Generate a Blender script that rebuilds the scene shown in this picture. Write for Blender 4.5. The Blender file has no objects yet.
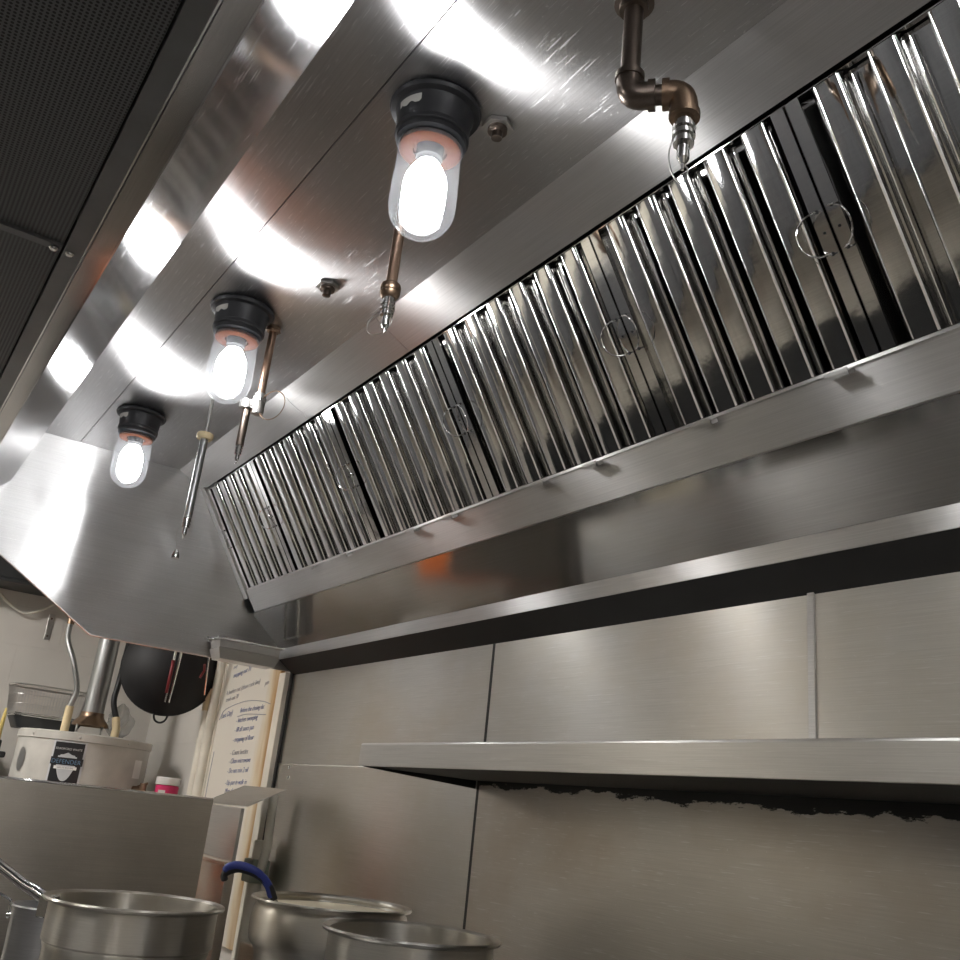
import bpy, bmesh, math, random
from mathutils import Vector, Matrix
random.seed(7)
PI = math.pi
S, Z0 = 1.5, 1.45           # hood section unit in metres, eye height
sc = bpy.context.scene
COL = sc.collection
def V(*a): return Vector(a)
def yz(p): return (p[0]*S, p[1]*S + Z0)     # section point -> metres

# ------------------------------------------------------------------ materials
MATS = {}
def newmat(name):
    m = bpy.data.materials.new(name); m.use_nodes = True
    nt = m.node_tree; nt.nodes.clear()
    out = nt.nodes.new('ShaderNodeOutputMaterial')
    b = nt.nodes.new('ShaderNodeBsdfPrincipled')
    nt.links.new(b.outputs[0], out.inputs[0])
    MATS[name] = m
    return m, nt, b
def N(nt, t, **kw):
    n = nt.nodes.new(t)
    for k, v in kw.items():
        if k in n.inputs: n.inputs[k].default_value = v
        else: setattr(n, k, v)
    return n
def mapping(nt, scale, rot=(0,0,0), kind='Object'):
    tc = N(nt, 'ShaderNodeNewGeometry')
    mp = N(nt, 'ShaderNodeMapping'); mp.inputs['Scale'].default_value = scale; mp.inputs['Rotation'].default_value = rot
    nt.links.new(tc.outputs['Position'], mp.inputs['Vector'])
    return mp.outputs[0]
def ramp(nt, src, stops):
    r = N(nt, 'ShaderNodeValToRGB'); e = r.color_ramp.elements
    while len(e) < len(stops): e.new(.5)
    for el, (p, c) in zip(e, stops):
        el.position = p; el.color = (*c, 1) if len(c) == 3 else c
    nt.links.new(src, r.inputs[0]); return r.outputs[0]
def flat(name, col, rough=.5, metal=0., **kw):
    m, nt, b = newmat(name)
    b.inputs['Base Color'].default_value = (*col, 1); b.inputs['Roughness'].default_value = rough; b.inputs['Metallic'].default_value = metal
    for k, v in kw.items(): b.inputs[k].default_value = v
    # faint mottling so that no surface is perfectly uniform
    n = N(nt, 'ShaderNodeTexNoise', Scale=9., Detail=4.)
    nt.links.new(mapping(nt, (1,1,1)), n.inputs['Vector'])
    lo = tuple(c*.86 for c in col); hi = tuple(min(1, c*1.1) for c in col)
    nt.links.new(ramp(nt, n.outputs['Fac'], [(.3, lo), (.7, hi)]), b.inputs['Base Color'])
    return m
def steel(name, base=(.60,.59,.575), rough=.25, aniso=.75, T=(1,0,0), rot=.25, grain=(1,90,90), wave=.03, wscale=2.5, tint=None, scratch=0., dirt=0., bumpd=.0):
    """brushed stainless; T x grain gives the brushing direction"""
    m, nt, b = newmat(name)
    b.inputs['Metallic'].default_value = 1.
    cx = N(nt, 'ShaderNodeCombineXYZ'); 
    for i in range(3): cx.inputs[i].default_value = T[i]
    if aniso:
        b.inputs['Anisotropic'].default_value = aniso; b.inputs['Anisotropic Rotation'].default_value = rot
        nt.links.new(cx.outputs[0], b.inputs['Tangent'])
    # grain
    g = N(nt, 'ShaderNodeTexNoise', Scale=6., Detail=5., Roughness=.6); nt.links.new(mapping(nt, grain), g.inputs['Vector'])
    big = N(nt, 'ShaderNodeTexNoise', Scale=2.2, Detail=5., Roughness=.6); nt.links.new(mapping(nt, (1,1.3,1.3)), big.inputs['Vector'])
    lo = tuple(c*.90 for c in base); hi = tuple(min(1., c*1.07) for c in base)
    col = ramp(nt, g.outputs['Fac'], [(.3, lo), (.7, hi)])
    if tint:
        mx = N(nt, 'ShaderNodeMix', data_type='RGBA'); mx.inputs['B'].default_value = (*tint, 1)
        nt.links.new(ramp(nt, big.outputs['Fac'], [(.45, (0,0,0)), (.75, (.8,.8,.8))]), mx.inputs['Factor'])
        nt.links.new(col, mx.inputs['A']); col = mx.outputs['Result']
    rg = N(nt, 'ShaderNodeMapRange'); rg.inputs['From Min'].default_value=.25; rg.inputs['From Max'].default_value=.75
    rg.inputs['To Min'].default_value = rough*.93; rg.inputs['To Max'].default_value = rough*1.10
    nt.links.new(big.outputs['Fac'], rg.inputs['Value']); rgh = rg.outputs['Result']
    if scratch:
        for k, (rot3, sc3, th) in enumerate([((.2,.4,.7),(14,240,240),.68),((.5,-.3,-.9),(18,300,300),.69),((0,0,.25),(150,150,150),.73)]):
            s = N(nt, 'ShaderNodeTexNoise', Scale=1., Detail=2.)
            nt.links.new(mapping(nt, sc3, rot3), s.inputs['Vector'])
            f = ramp(nt, s.outputs['Fac'], [(th-.015, (0,0,0)), (th+.02, (scratch,)*3)])
            mx = N(nt, 'ShaderNodeMix', data_type='RGBA'); mx.inputs['B'].default_value = (.86,.86,.86,1)
            nt.links.new(f, mx.inputs['Factor']); nt.links.new(col, mx.inputs['A']); col = mx.outputs['Result']
            ad = N(nt, 'ShaderNodeMath', operation='MULTIPLY_ADD'); ad.inputs[1].default_value = .35
            nt.links.new(f, ad.inputs[0]); nt.links.new(rgh, ad.inputs[2]); rgh = ad.outputs[0]
    nt.links.new(col, b.inputs['Base Color']); nt.links.new(rgh, b.inputs['Roughness'])
    w = N(nt, 'ShaderNodeTexNoise', Scale=wscale, Detail=1.5); nt.links.new(mapping(nt, (1,1,1)), w.inputs['Vector'])
    bp = N(nt, 'ShaderNodeBump', Strength=1., Distance=wave); nt.links.new(w.outputs['Fac'], bp.inputs['Height'])
    last = bp
    if bumpd:
        w2 = N(nt, 'ShaderNodeTexNoise', Scale=30., Detail=2.); nt.links.new(mapping(nt, (1,1,1)), w2.inputs['Vector'])
        b2 = N(nt, 'ShaderNodeBump', Strength=1., Distance=bumpd); nt.links.new(w2.outputs['Fac'], b2.inputs['Height'])
        nt.links.new(bp.outputs[0], b2.inputs['Normal']); last = b2
    nt.links.new(last.outputs[0], b.inputs['Normal'])
    return m

M_HOODTOP = steel('hood_ceiling_steel', (.60,.595,.60), .30, .98, wave=.005, wscale=1.8, scratch=.8)
M_LIP   = steel('hood_lip_steel', (.62,.62,.63), .13, .0, wave=.002, scratch=.3)
M_LIPDK = steel('hood_front_steel', (.50,.49,.48), .15, .5, wave=.006)
M_END   = steel('hood_end_steel', (.60,.60,.60), .30, .98, T=(0,1,0), rot=.25, grain=(90,1,90), wave=.011, wscale=3.2, scratch=.4)
M_RAIL  = steel('hood_rail_steel', (.64,.63,.62), .36, .97, wave=.002)
M_BACK  = steel('hood_back_steel', (.50,.49,.48), .12, .55, wave=.004, tint=(.48,.45,.40))
M_SHEET = steel('wall_sheet_steel', (.63,.615,.585), .35, .85, wave=.014, wscale=1.6, tint=(.58,.54,.46), scratch=.2)
M_SHELF = steel('shelf_steel', (.66,.645,.62), .34, .8, wave=.004, scratch=.2)
M_FILT  = steel('polished_filter_steel', (.70,.695,.685), .07, 0., wave=.0015, wscale=7., bumpd=.00012)
M_POT   = steel('pot_steel', (.55,.535,.505), .34, .9, T=(0,0,1), rot=0., grain=(3,3,120), wave=.004, tint=(.50,.45,.36))
M_GUARD = steel('guard_steel', (.64,.585,.51), .37, .6, T=(0,1,0), rot=.25, grain=(90,1,90), wave=.012, tint=(.52,.47,.40), scratch=.25)
M_PLAIN = steel('plain_steel', (.58,.57,.55), .34, 0., wave=.003)
M_CHROME = steel('bright_chrome', (.78,.78,.77), .10, 0., wave=.001)
M_ALU   = steel('aluminium_pot', (.55,.56,.58), .34, .5, T=(0,0,1), rot=0., grain=(3,3,120), wave=.003)
M_BRASS = steel('old_brass_fitting', (.30,.21,.145), .34, 0., wave=.004)
M_COPPER = steel('old_copper_pipe', (.45,.31,.23), .28, 0., wave=.004, tint=(.30,.22,.16))
M_IRON  = steel('dark_pipe_iron', (.19,.155,.13), .32, 0., wave=.006)
M_GALV  = steel('galvanised_pipe', (.40,.41,.41), .38, 0., wave=.004)
M_TRIMDK = flat('dark_corner_trim', (.035,.033,.031), .5, .2)
M_LINER = flat('dark_plenum_liner', (.012,.012,.013), .7)  # near-black, shared by liner, roof sheet and filter eyelets
M_BLACKGAP = flat('black_paint_and_shade', (.014,.014,.014), .55)  # black paint on the hood return; shelf parts carry their shade as colour
M_LAMPBASE = flat('lamp_cast_base', (.035,.036,.04), .45, .3)
M_STICKER = flat('worn_paper_sticker', (.55,.54,.50), .7)
M_GASKET = flat('orange_lamp_gasket', (.034,.0075,.0007), .9, 0., **{'Specular IOR Level': 0.})
M_SOCKET = flat('white_lamp_socket', (.035,.035,.037), .6)
M_RUBBER = flat('black_rubber', (.015,.015,.016), .5)
M_CASTIRON = flat('black_cast_iron', (.018,.017,.017), .55)
M_WOK   = flat('seasoned_black_wok', (.006,.006,.007), .62)
M_HEATER = flat('heater_grey_enamel', (.52,.50,.455), .42)
M_LABELBK = flat('black_label', (.012,.012,.014), .35)
M_LABELSILVER = flat('silver_print', (.55,.56,.57), .4)
M_LABELBLUE = flat('blue_print', (.16,.30,.46), .4)
M_WHITE = flat('white_plastic', (.80,.79,.76), .4)
M_RED   = flat('red_print', (.75,.06,.06), .45)
M_PINK  = flat('pink_contents', (.62,.03,.13), .4)
M_PVC   = flat('cream_painted_pipe', (.74,.70,.60), .45)
M_TAN   = flat('tan_pipe_insulation', (.66,.54,.33), .7)
M_BLUE  = flat('blue_grip', (.035,.055,.30), .38)
M_TONGRED = flat('dark_red_tong_grip', (.22,.03,.035), .4)
M_CREAM = flat('cream_soup', (.92,.82,.62), .3)
M_ORANGE = flat('orange_plastic', (.86,.22,.05), .4)
M_CABLE = flat('white_cable', (.70,.67,.58), .5)
M_DARKCAB = flat('dark_painted_metal', (.03,.032,.033), .45)
M_GREENGREY = flat('green_grey_valve', (.24,.26,.20), .5)
M_YELLOW = flat('yellow_plastic', (.70,.55,.18), .45)
M_MARK  = flat('blue_marker_ink', (.10,.14,.34), .6)
M_MARKG = flat('grey_marker_ink', (.30,.30,.36), .6)

def wallpaint(name, col, blocks=True):
    m, nt, b = newmat(name); b.inputs['Roughness'].default_value = .45
    n = N(nt, 'ShaderNodeTexNoise', Scale=3., Detail=6.); nt.links.new(mapping(nt, (1,1,1)), n.inputs['Vector'])
    nt.links.new(ramp(nt, n.outputs['Fac'], [(.3, tuple(c*.88 for c in col)), (.7, col)]), b.inputs['Base Color'])
    if blocks:
        tc = N(nt, 'ShaderNodeNewGeometry'); sp = N(nt, 'ShaderNodeSeparateXYZ'); nt.links.new(tc.outputs['Position'], sp.inputs[0])
        ad = N(nt, 'ShaderNodeMath', operation='ADD'); nt.links.new(sp.outputs[0], ad.inputs[0]); nt.links.new(sp.outputs[1], ad.inputs[1])
        cb = N(nt, 'ShaderNodeCombineXYZ'); nt.links.new(ad.outputs[0], cb.inputs[0]); nt.links.new(sp.outputs[2], cb.inputs[1])
        br = N(nt, 'ShaderNodeTexBrick', Scale=1.); br.inputs['Mortar Size'].default_value=.004
        br.inputs['Brick Width'].default_value=.41; br.inputs['Row Height'].default_value=.208
        nt.links.new(cb.outputs[0], br.inputs['Vector'])
        bp = N(nt, 'ShaderNodeBump', Strength=.5, Distance=.004, invert=True); nt.links.new(br.outputs['Fac'], bp.inputs['Height'])
        nt.links.new(bp.outputs[0], b.inputs['Normal'])
    return m
M_WALL = wallpaint('cream_block_paint', (.65,.62,.57))
M_WALLY = wallpaint('warm_cream_paint', (.70,.665,.575))
M_CEIL = wallpaint('ceiling_board', (.62,.61,.58), False)

def floor_mat():
    m, nt, b = newmat('quarry_tile_floor'); b.inputs['Roughness'].default_value = .4
    br = N(nt, 'ShaderNodeTexBrick', Scale=1., offset=0.); br.inputs['Mortar Size'].default_value=.004
    br.inputs['Brick Width'].default_value=.15; br.inputs['Row Height'].default_value=.15
    br.inputs['Color1'].default_value=(.040,.036,.034,1); br.inputs['Color2'].default_value=(.050,.045,.042,1); br.inputs['Mortar'].default_value=(.03,.03,.03,1)
    nt.links.new(mapping(nt, (1,1,1)), br.inputs['Vector']); nt.links.new(br.outputs['Color'], b.inputs['Base Color'])
    return m
M_FLOOR = floor_mat()

def perforated():
    m, nt, b = newmat('perforated_grey_panel'); b.inputs['Roughness'].default_value = .5
    p = .0066
    g = mapping(nt, (1/p, 1/p, 1/p))
    fr = N(nt, 'ShaderNodeVectorMath', operation='FRACTION'); nt.links.new(g, fr.inputs[0])
    sb = N(nt, 'ShaderNodeVectorMath', operation='SUBTRACT'); sb.inputs[1].default_value=(.5,.5,.5); nt.links.new(fr.outputs[0], sb.inputs[0])
    ml = N(nt, 'ShaderNodeVectorMath', operation='MULTIPLY'); ml.inputs[1].default_value=(1,1,0); nt.links.new(sb.outputs[0], ml.inputs[0])
    ln = N(nt, 'ShaderNodeVectorMath', operation='LENGTH'); nt.links.new(ml.outputs[0], ln.inputs[0])
    nt.links.new(ramp(nt, ln.outputs['Value'], [(.30, (.006,.006,.006)), (.36, (.13,.135,.14))]), b.inputs['Base Color'])
    return m
M_PERF = perforated()
M_PLENUM = flat('grey_plenum_frame', (.20,.205,.21), .38, .3)

def grimy_sheet():
    """lower right wall sheet: burnt, black build-up with a ragged edge under the shelf"""
    m = steel('burnt_wall_sheet_steel', (.58,.55,.505), .36, .7, wave=.012, wscale=1.6, tint=(.47,.40,.32), scratch=.3)
    nt = m.node_tree; b = [n for n in nt.nodes if n.type == 'BSDF_PRINCIPLED'][0]
    geo = N(nt, 'ShaderNodeNewGeometry'); sp = N(nt, 'ShaderNodeSeparateXYZ'); nt.links.new(geo.outputs['Position'], sp.inputs[0])
    n = N(nt, 'ShaderNodeTexNoise', Scale=1., Detail=9., Roughness=.72); nt.links.new(mapping(nt, (9,9,26)), n.inputs['Vector'])
    a = N(nt, 'ShaderNodeMath', operation='MULTIPLY_ADD'); a.inputs[1].default_value = .085; nt.links.new(n.outputs['Fac'], a.inputs[0]); nt.links.new(sp.outputs[2], a.inputs[2])
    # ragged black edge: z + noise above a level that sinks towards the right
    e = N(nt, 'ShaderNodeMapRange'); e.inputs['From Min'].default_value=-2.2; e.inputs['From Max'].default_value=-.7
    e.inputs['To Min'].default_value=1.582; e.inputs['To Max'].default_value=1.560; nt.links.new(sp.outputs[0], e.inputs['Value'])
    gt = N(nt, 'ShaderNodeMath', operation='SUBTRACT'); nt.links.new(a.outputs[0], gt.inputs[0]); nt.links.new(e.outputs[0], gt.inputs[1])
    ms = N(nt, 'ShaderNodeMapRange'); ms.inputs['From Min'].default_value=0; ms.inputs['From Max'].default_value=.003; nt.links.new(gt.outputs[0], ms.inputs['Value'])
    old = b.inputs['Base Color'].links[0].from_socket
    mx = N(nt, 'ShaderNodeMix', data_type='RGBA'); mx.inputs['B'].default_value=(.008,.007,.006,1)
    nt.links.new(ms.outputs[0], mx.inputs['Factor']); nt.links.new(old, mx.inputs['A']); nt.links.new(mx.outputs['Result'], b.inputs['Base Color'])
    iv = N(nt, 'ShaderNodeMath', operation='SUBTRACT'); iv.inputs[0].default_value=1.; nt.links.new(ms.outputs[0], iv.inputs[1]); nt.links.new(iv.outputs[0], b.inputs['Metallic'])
    return m
M_BURNT = grimy_sheet()

def board_mat():
    m, nt, b = newmat('stained_white_board'); b.inputs['Roughness'].default_value = .35
    geo = N(nt, 'ShaderNodeNewGeometry'); sp = N(nt, 'ShaderNodeSeparateXYZ'); nt.links.new(geo.outputs['Position'], sp.inputs[0])
    n = N(nt, 'ShaderNodeTexNoise', Scale=6., Detail=6.); nt.links.new(mapping(nt, (3,1,.6)), n.inputs['Vector'])
    a = N(nt, 'ShaderNodeMath', operation='MULTIPLY_ADD'); a.inputs[1].default_value=.16; nt.links.new(n.outputs['Fac'], a.inputs[0]); nt.links.new(sp.outputs[0], a.inputs[2])
    r = N(nt, 'ShaderNodeMapRange'); r.inputs['From Min'].default_value=-3.80; r.inputs['From Max'].default_value=-3.68; nt.links.new(a.outputs[0], r.inputs['Value'])
    nt.links.new(ramp(nt, r.outputs[0], [(0., (.76,.72,.63)), (.45, (.70,.60,.43)), (1., (.46,.27,.10))]), b.inputs['Base Color'])
    return m
M_BOARD = board_mat()

def glass_mat():
    m = bpy.data.materials.new('thin_clear_glass'); m.use_nodes = True; nt = m.node_tree; nt.nodes.clear()
    out = N(nt, 'ShaderNodeOutputMaterial'); mix = N(nt, 'ShaderNodeMixShader')
    tr = N(nt, 'ShaderNodeBsdfTransparent'); tr.inputs[0].default_value = (.96,.97,.98,1)
    gl = N(nt, 'ShaderNodeBsdfGlossy', Roughness=.03); gl.inputs[0].default_value = (.95,.97,1,1)
    lw = N(nt, 'ShaderNodeLayerWeight', Blend=.07)
    m2 = N(nt, 'ShaderNodeMixShader'); m2.inputs[0].default_value = .020; tl = N(nt, 'ShaderNodeBsdfTranslucent'); tl.inputs[0].default_value = (.86,.90,.96,1)
    n = N(nt, 'ShaderNodeTexNoise', Scale=26., Detail=3.); nt.links.new(mapping(nt, (1,1,1)), n.inputs['Vector'])
    bp = N(nt, 'ShaderNodeBump', Strength=.12, Distance=.002); nt.links.new(n.outputs['Fac'], bp.inputs['Height'])
    nt.links.new(bp.outputs[0], gl.inputs['Normal']); nt.links.new(bp.outputs[0], lw.inputs['Normal'])
    nt.links.new(lw.outputs['Facing'], mix.inputs[0]); nt.links.new(tr.outputs[0], mix.inputs[1]); nt.links.new(gl.outputs[0], mix.inputs[2])
    nt.links.new(mix.outputs[0], m2.inputs[1]); nt.links.new(tl.outputs[0], m2.inputs[2]); nt.links.new(m2.outputs[0], out.inputs[0]); return m
M_GLASS = glass_mat()
def film_mat():
    m = bpy.data.materials.new('cloudy_plastic_film'); m.use_nodes = True; nt = m.node_tree; nt.nodes.clear()
    out = N(nt, 'ShaderNodeOutputMaterial'); mix = N(nt, 'ShaderNodeMixShader'); mix.inputs[0].default_value = .38
    tr = N(nt, 'ShaderNodeBsdfTransparent'); b = N(nt, 'ShaderNodeBsdfPrincipled', Roughness=.25); b.inputs['Base Color'].default_value = (.72,.72,.72,1)
    nt.links.new(tr.outputs[0], mix.inputs[1]); nt.links.new(b.outputs[0], mix.inputs[2]); nt.links.new(mix.outputs[0], out.inputs[0]); return m
M_FILM = film_mat()
def emit(name, col, s):
    m = bpy.data.materials.new(name); m.use_nodes = True; nt = m.node_tree; nt.nodes.clear()
    out = N(nt, 'ShaderNodeOutputMaterial'); e = N(nt, 'ShaderNodeEmission', Strength=s); e.inputs[0].default_value = (*col, 1)
    nt.links.new(e.outputs[0], out.inputs[0]); return m
M_BULB = emit('glowing_lamp_bulb', (1., .985, .975), 33.)
M_TUBE = emit('warm_ceiling_diffuser', (1., .965, .93), 40.)

# ------------------------------------------------------------------ geometry helpers
class MB:
    def __init__(s): s.v, s.f, s.smooth = [], [], []
    def add(s, vs, fs, smooth=False):
        o = len(s.v); s.v += [tuple(v) for v in vs]; s.f += [tuple(i+o for i in f) for f in fs]; s.smooth += [smooth]*len(fs); return s
    def box(s, a, b, bevel=0.):
        (x0,y0,z0),(x1,y1,z1) = a, b
        if bevel <= 0:
            return s.add([(x0,y0,z0),(x1,y0,z0),(x1,y1,z0),(x0,y1,z0),(x0,y0,z1),(x1,y0,z1),(x1,y1,z1),(x0,y1,z1)],
                         [(0,3,2,1),(4,5,6,7),(0,1,5,4),(1,2,6,5),(2,3,7,6),(3,0,4,7)])
        bm = bmesh.new(); bmesh.ops.create_cube(bm, size=1)
        for v in bm.verts: v.co = V((x0+x1)/2+v.co.x*(x1-x0), (y0+y1)/2+v.co.y*(y1-y0), (z0+z1)/2+v.co.z*(z1-z0))
        bmesh.ops.bevel(bm, geom=bm.edges[:], offset=bevel, segments=2, affect='EDGES', profile=.5)
        return s.bm(bm)
    def bm(s, bm, smooth=False):
        bm.verts.index_update()
        s.add([v.co[:] for v in bm.verts], [[v.index for v in f.verts] for f in bm.faces], smooth); bm.free(); return s
    def prism(s, poly, x0, x1):
        """closed y-z polygon extruded along x"""
        n = len(poly)
        a = sum(poly[i][0]*poly[(i+1)%n][1]-poly[(i+1)%n][0]*poly[i][1] for i in range(n))
        if a < 0: poly = poly[::-1]
        vs = [(x0,p[0],p[1]) for p in poly]+[(x1,p[0],p[1]) for p in poly]
        fs = [(i, i+n, (i+1)%n+n, (i+1)%n) for i in range(n)]
        fs = [f[::-1] for f in fs]
        return s.add(vs, fs+[tuple(range(n))[::-1], tuple(range(n,2*n))])
    def tube(s, pts, r, seg=12, cap=True, closed=False, smooth=True):
        pts = [Vector(p) for p in pts]; n = len(pts); rs = r if isinstance(r, (list,tuple)) else [r]*n
        vs, fs = [], []; nrm = None
        for i, p in enumerate(pts):
            if closed: t = pts[(i+1)%n]-pts[i-1]
            else: t = pts[min(i+1,n-1)]-pts[max(i-1,0)]
            t.normalize()
            if nrm is None: nrm = t.orthogonal().normalized()
            nrm = (nrm-t*nrm.dot(t)).normalized(); b = t.cross(nrm)
            for k in range(seg):
                a = 2*PI*k/seg; vs.append(p+(nrm*math.cos(a)+b*math.sin(a))*rs[i])
        for i in range(n if closed else n-1):
            j = (i+1)%n
            for k in range(seg): fs.append((i*seg+k, i*seg+(k+1)%seg, j*seg+(k+1)%seg, j*seg+k))
        s.add(vs, fs, smooth)
        if cap and not closed:
            s.add(vs[:seg], [tuple(range(seg))[::-1]]); s.add(vs[-seg:], [tuple(range(seg))])
        return s
    def lathe(s, prof, c=(0,0,0), seg=48, smooth=True, ax=None):
        """profile of (r, z) turned about z at c; ax = Matrix to re-orient"""
        vs, fs = [], []
        for r, z in prof:
            for k in range(seg):
                a = 2*PI*k/seg; v = V(r*math.cos(a), r*math.sin(a), z)
                if ax: v = ax @ v
                vs.append(v+Vector(c))
        for i in range(len(prof)-1):
            for k in range(seg):
                fs.append((i*seg+k, i*seg+(k+1)%seg, (i+1)*seg+(k+1)%seg, (i+1)*seg+k))
        s.add(vs, fs, smooth)
        if prof[0][0] > 1e-4 and False: pass
        return s
    def build(s, name, mat, parent=None, base=None, sharp=35):
        me = bpy.data.meshes.new(name)
        if parent is not None: o0 = Vector(parent_origin(parent))
        elif base is not None: o0 = Vector(base)
        else:
            xs = [v[0] for v in s.v]; ys = [v[1] for v in s.v]; zs = [v[2] for v in s.v]
            o0 = V((min(xs)+max(xs))/2, (min(ys)+max(ys))/2, min(zs))
        me.from_pydata([tuple(Vector(v)-o0) for v in s.v], [], s.f)
        me.polygons.foreach_set('use_smooth', s.smooth)
        bm = bmesh.new(); bm.from_mesh(me); bmesh.ops.remove_doubles(bm, verts=bm.verts, dist=1e-6)
        bmesh.ops.recalc_face_normals(bm, faces=bm.faces)
        for e in bm.edges:
            if len(e.link_faces) == 2 and e.calc_face_angle(0) > math.radians(sharp): e.smooth = False
        bm.to_mesh(me); bm.free()
        me.materials.append(mat)
        o = bpy.data.objects.new(name, me); COL.objects.link(o)
        if parent is not None: o.parent = parent
        else: o.location = o0
        return o
def parent_origin(p):
    o = Vector((0,0,0))
    while p is not None: o += p.location; p = p.parent
    return o
def tag(o, label, cat, group=None, kind=None):
    o['label'] = label; o['category'] = cat
    if group: o['group'] = group
    if kind: o['kind'] = kind
    return o
def thing(name, label, cat, loc, group=None):
    o = bpy.data.objects.new(name, None); COL.objects.link(o); o.location = loc; o.empty_display_size = .1
    return tag(o, label, cat, group)
def struct(o): o['kind'] = 'structure'; return o
def bez(p0, p1, p2, p3, n=12):
    out = []
    for i in range(n+1):
        t = i/n; u = 1-t
        out.append(Vector(p0)*u**3+Vector(p1)*3*u*u*t+Vector(p2)*3*u*t*t+Vector(p3)*t**3)
    return out
def spline(pts, n=8):
    P = [Vector(p) for p in pts]; P = [2*P[0]-P[1]]+P+[2*P[-1]-P[-2]]; out = []
    for i in range(1, len(P)-2):
        for k in range(n):
            t = k/n; a,b,c,d = P[i-1:i+3]
            out.append(.5*((2*b)+(c-a)*t+(2*a-5*b+4*c-d)*t*t+(3*b-a-3*c+d)*t**3))
    out.append(P[-2]); return out
def text(body, size, mat, parent, name, loc, rot, shear=0., extrude=.0004, align='LEFT'):
    cu = bpy.data.curves.new(name, 'FONT'); cu.body = body; cu.size = size; cu.extrude = extrude; cu.shear = shear; cu.align_x = align; cu.offset = -.012*size
    cu.materials.append(mat); o = bpy.data.objects.new(name, cu); COL.objects.link(o)
    dg = bpy.context.evaluated_depsgraph_get(); me = bpy.data.meshes.new_from_object(o.evaluated_get(dg)); me.name = name
    bpy.data.objects.remove(o); o = bpy.data.objects.new(name, me); COL.objects.link(o)
    o.parent = parent; o.location = Vector(loc)-Vector(parent_origin(parent)); o.rotation_euler = rot
    return o

XL, XR = -3.675, 1.10        # hood ends
YW = 1.5                     # back wall
# ------------------------------------------------------------------ room
XA, XB, YF, ZC = -5.65, 2.2, -1.9, 2.80
struct(MB().box((XA-.1,YF-.1,-.1),(XB+.1,YW+.1,0)).build('floor', M_FLOOR))
struct(MB().box((XA-.1,YF-.1,ZC),(XB+.1,YW+.1,ZC+.1)).build('ceiling', M_CEIL))
struct(MB().box((XA-.1,YW,0),(XB+.1,YW+.1,ZC)).build('wall_back', M_WALL))
struct(MB().box((XA-.1,YF-.1,0),(XA,YW,ZC)).build('wall_left', M_WALL))
struct(MB().box((XB,YF-.1,0),(XB+.1,YW,ZC)).build('wall_right', M_WALL))
struct(MB().box((XA,YF-.1,0),(XB,YF,ZC)).build('wall_front', M_WALLY))

# ------------------------------------------------------------------ exhaust hood
hood = thing('exhaust_hood', 'long stainless steel kitchen exhaust hood with sloped filter bank hung above the range', 'exhaust hood', (XL, YW, yz((1,.3145))[1]))
def prism_part(name, mat, pts, x0=XL+.002, x1=XR-.002, parent=None):
    return MB().prism([yz(p) for p in pts], x0, x1).build(name, mat, parent or hood)
# ceiling sheets
prism_part('ceiling_sheet', M_HOODTOP, [(.2075,.787),(.334,.787),(.334,.790),(.2075,.790)])
prism_part('ceiling_sheet', M_HOODTOP, [(.3358,.787),(.589,.787),(.589,.790),(.3358,.790)])
prism_part('roof_sheet', M_LINER, [(.104,.7915),(1.,.7915),(1.,.795),(.104,.795)])
# front lip: vertical skin, flat underside, sloped inner return
prism_part('front_lip', M_LIP, [(.207,.787),(.207,.647),(.129,.573),(.127,.573),(.127,.787)])
prism_part('front_skin', M_LIPDK, [(.1268,.573),(.1268,.787),(.1035,.787),(.1035,.573)])
# sloped strip between the ceiling and the filters, in sections
for a, b in [(XL+.002,-2.6495),(-2.6475,-2.0125),(-2.011,-.30),(-.298,XR-.002)]:
    o = prism_part('filter_rail', M_RAIL, [(.589,.7868),(.660,.749),(.6608,.7515),(.6605,.754),(.5915,.790)], a, b)
# grease trough below the filters
prism_part('grease_trough', M_RAIL, [(.8165,.504),(.8185,.505),(.851,.4555),(.856,.4555),(.89,.47),(.89,.485),(.853,.465),(.8225,.5115),(.8175,.509)], XL+.045, XR-.002)
# back panel, drip lip and the black return under it
prism_part('back_panel', M_BACK, [(.856,.4552),(.9485,.3755),(.9535,.3795),(.861,.459)])
prism_part('drip_lip', M_RAIL, [(.9475,.375),(.9500,.349),(.9525,.349),(.9508,.377)], XL+.002, XR-.002)
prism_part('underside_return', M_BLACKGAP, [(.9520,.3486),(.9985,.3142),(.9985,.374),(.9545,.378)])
# dark duct space behind the filters
prism_part('plenum_liner', M_LINER, [(.664,.76),(.664,.788),(.995,.788),(.995,.385),(.958,.385),(.893,.487),(.897,.49),(.9645,.39),(.990,.39),(.990,.783),(.669,.783),(.669,.76)])
# end panels
ep = [(.129,.530),(.129,.790),(.999,.790),(.999,.322),(.467,.322)]
ep[0] = (.105, .322+.613*(.467-.105))
ep[1] = (.105,.790)
for x0, x1, nm in [(XL-.004, XL, 'end_panel'), (XR, XR+.004, 'end_panel')]:
    e = MB().prism([yz(p) for p in ep], x0, x1).build(nm, M_END, hood)
    m = MB()
    s_ = 1 if x0 < -1 else -1
    a, b_, c = yz(ep[0]), yz(ep[4]), yz(ep[3])
    xa = XL+.004 if s_ > 0 else XR-.004
    m.tube([(xa, a[0], a[1]+.002), (xa, b_[0], b_[1]+.002), (xa, c[0], c[1]+.002)], .0032, 6)
    m.build('edge_fold', M_SHELF, e)
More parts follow.
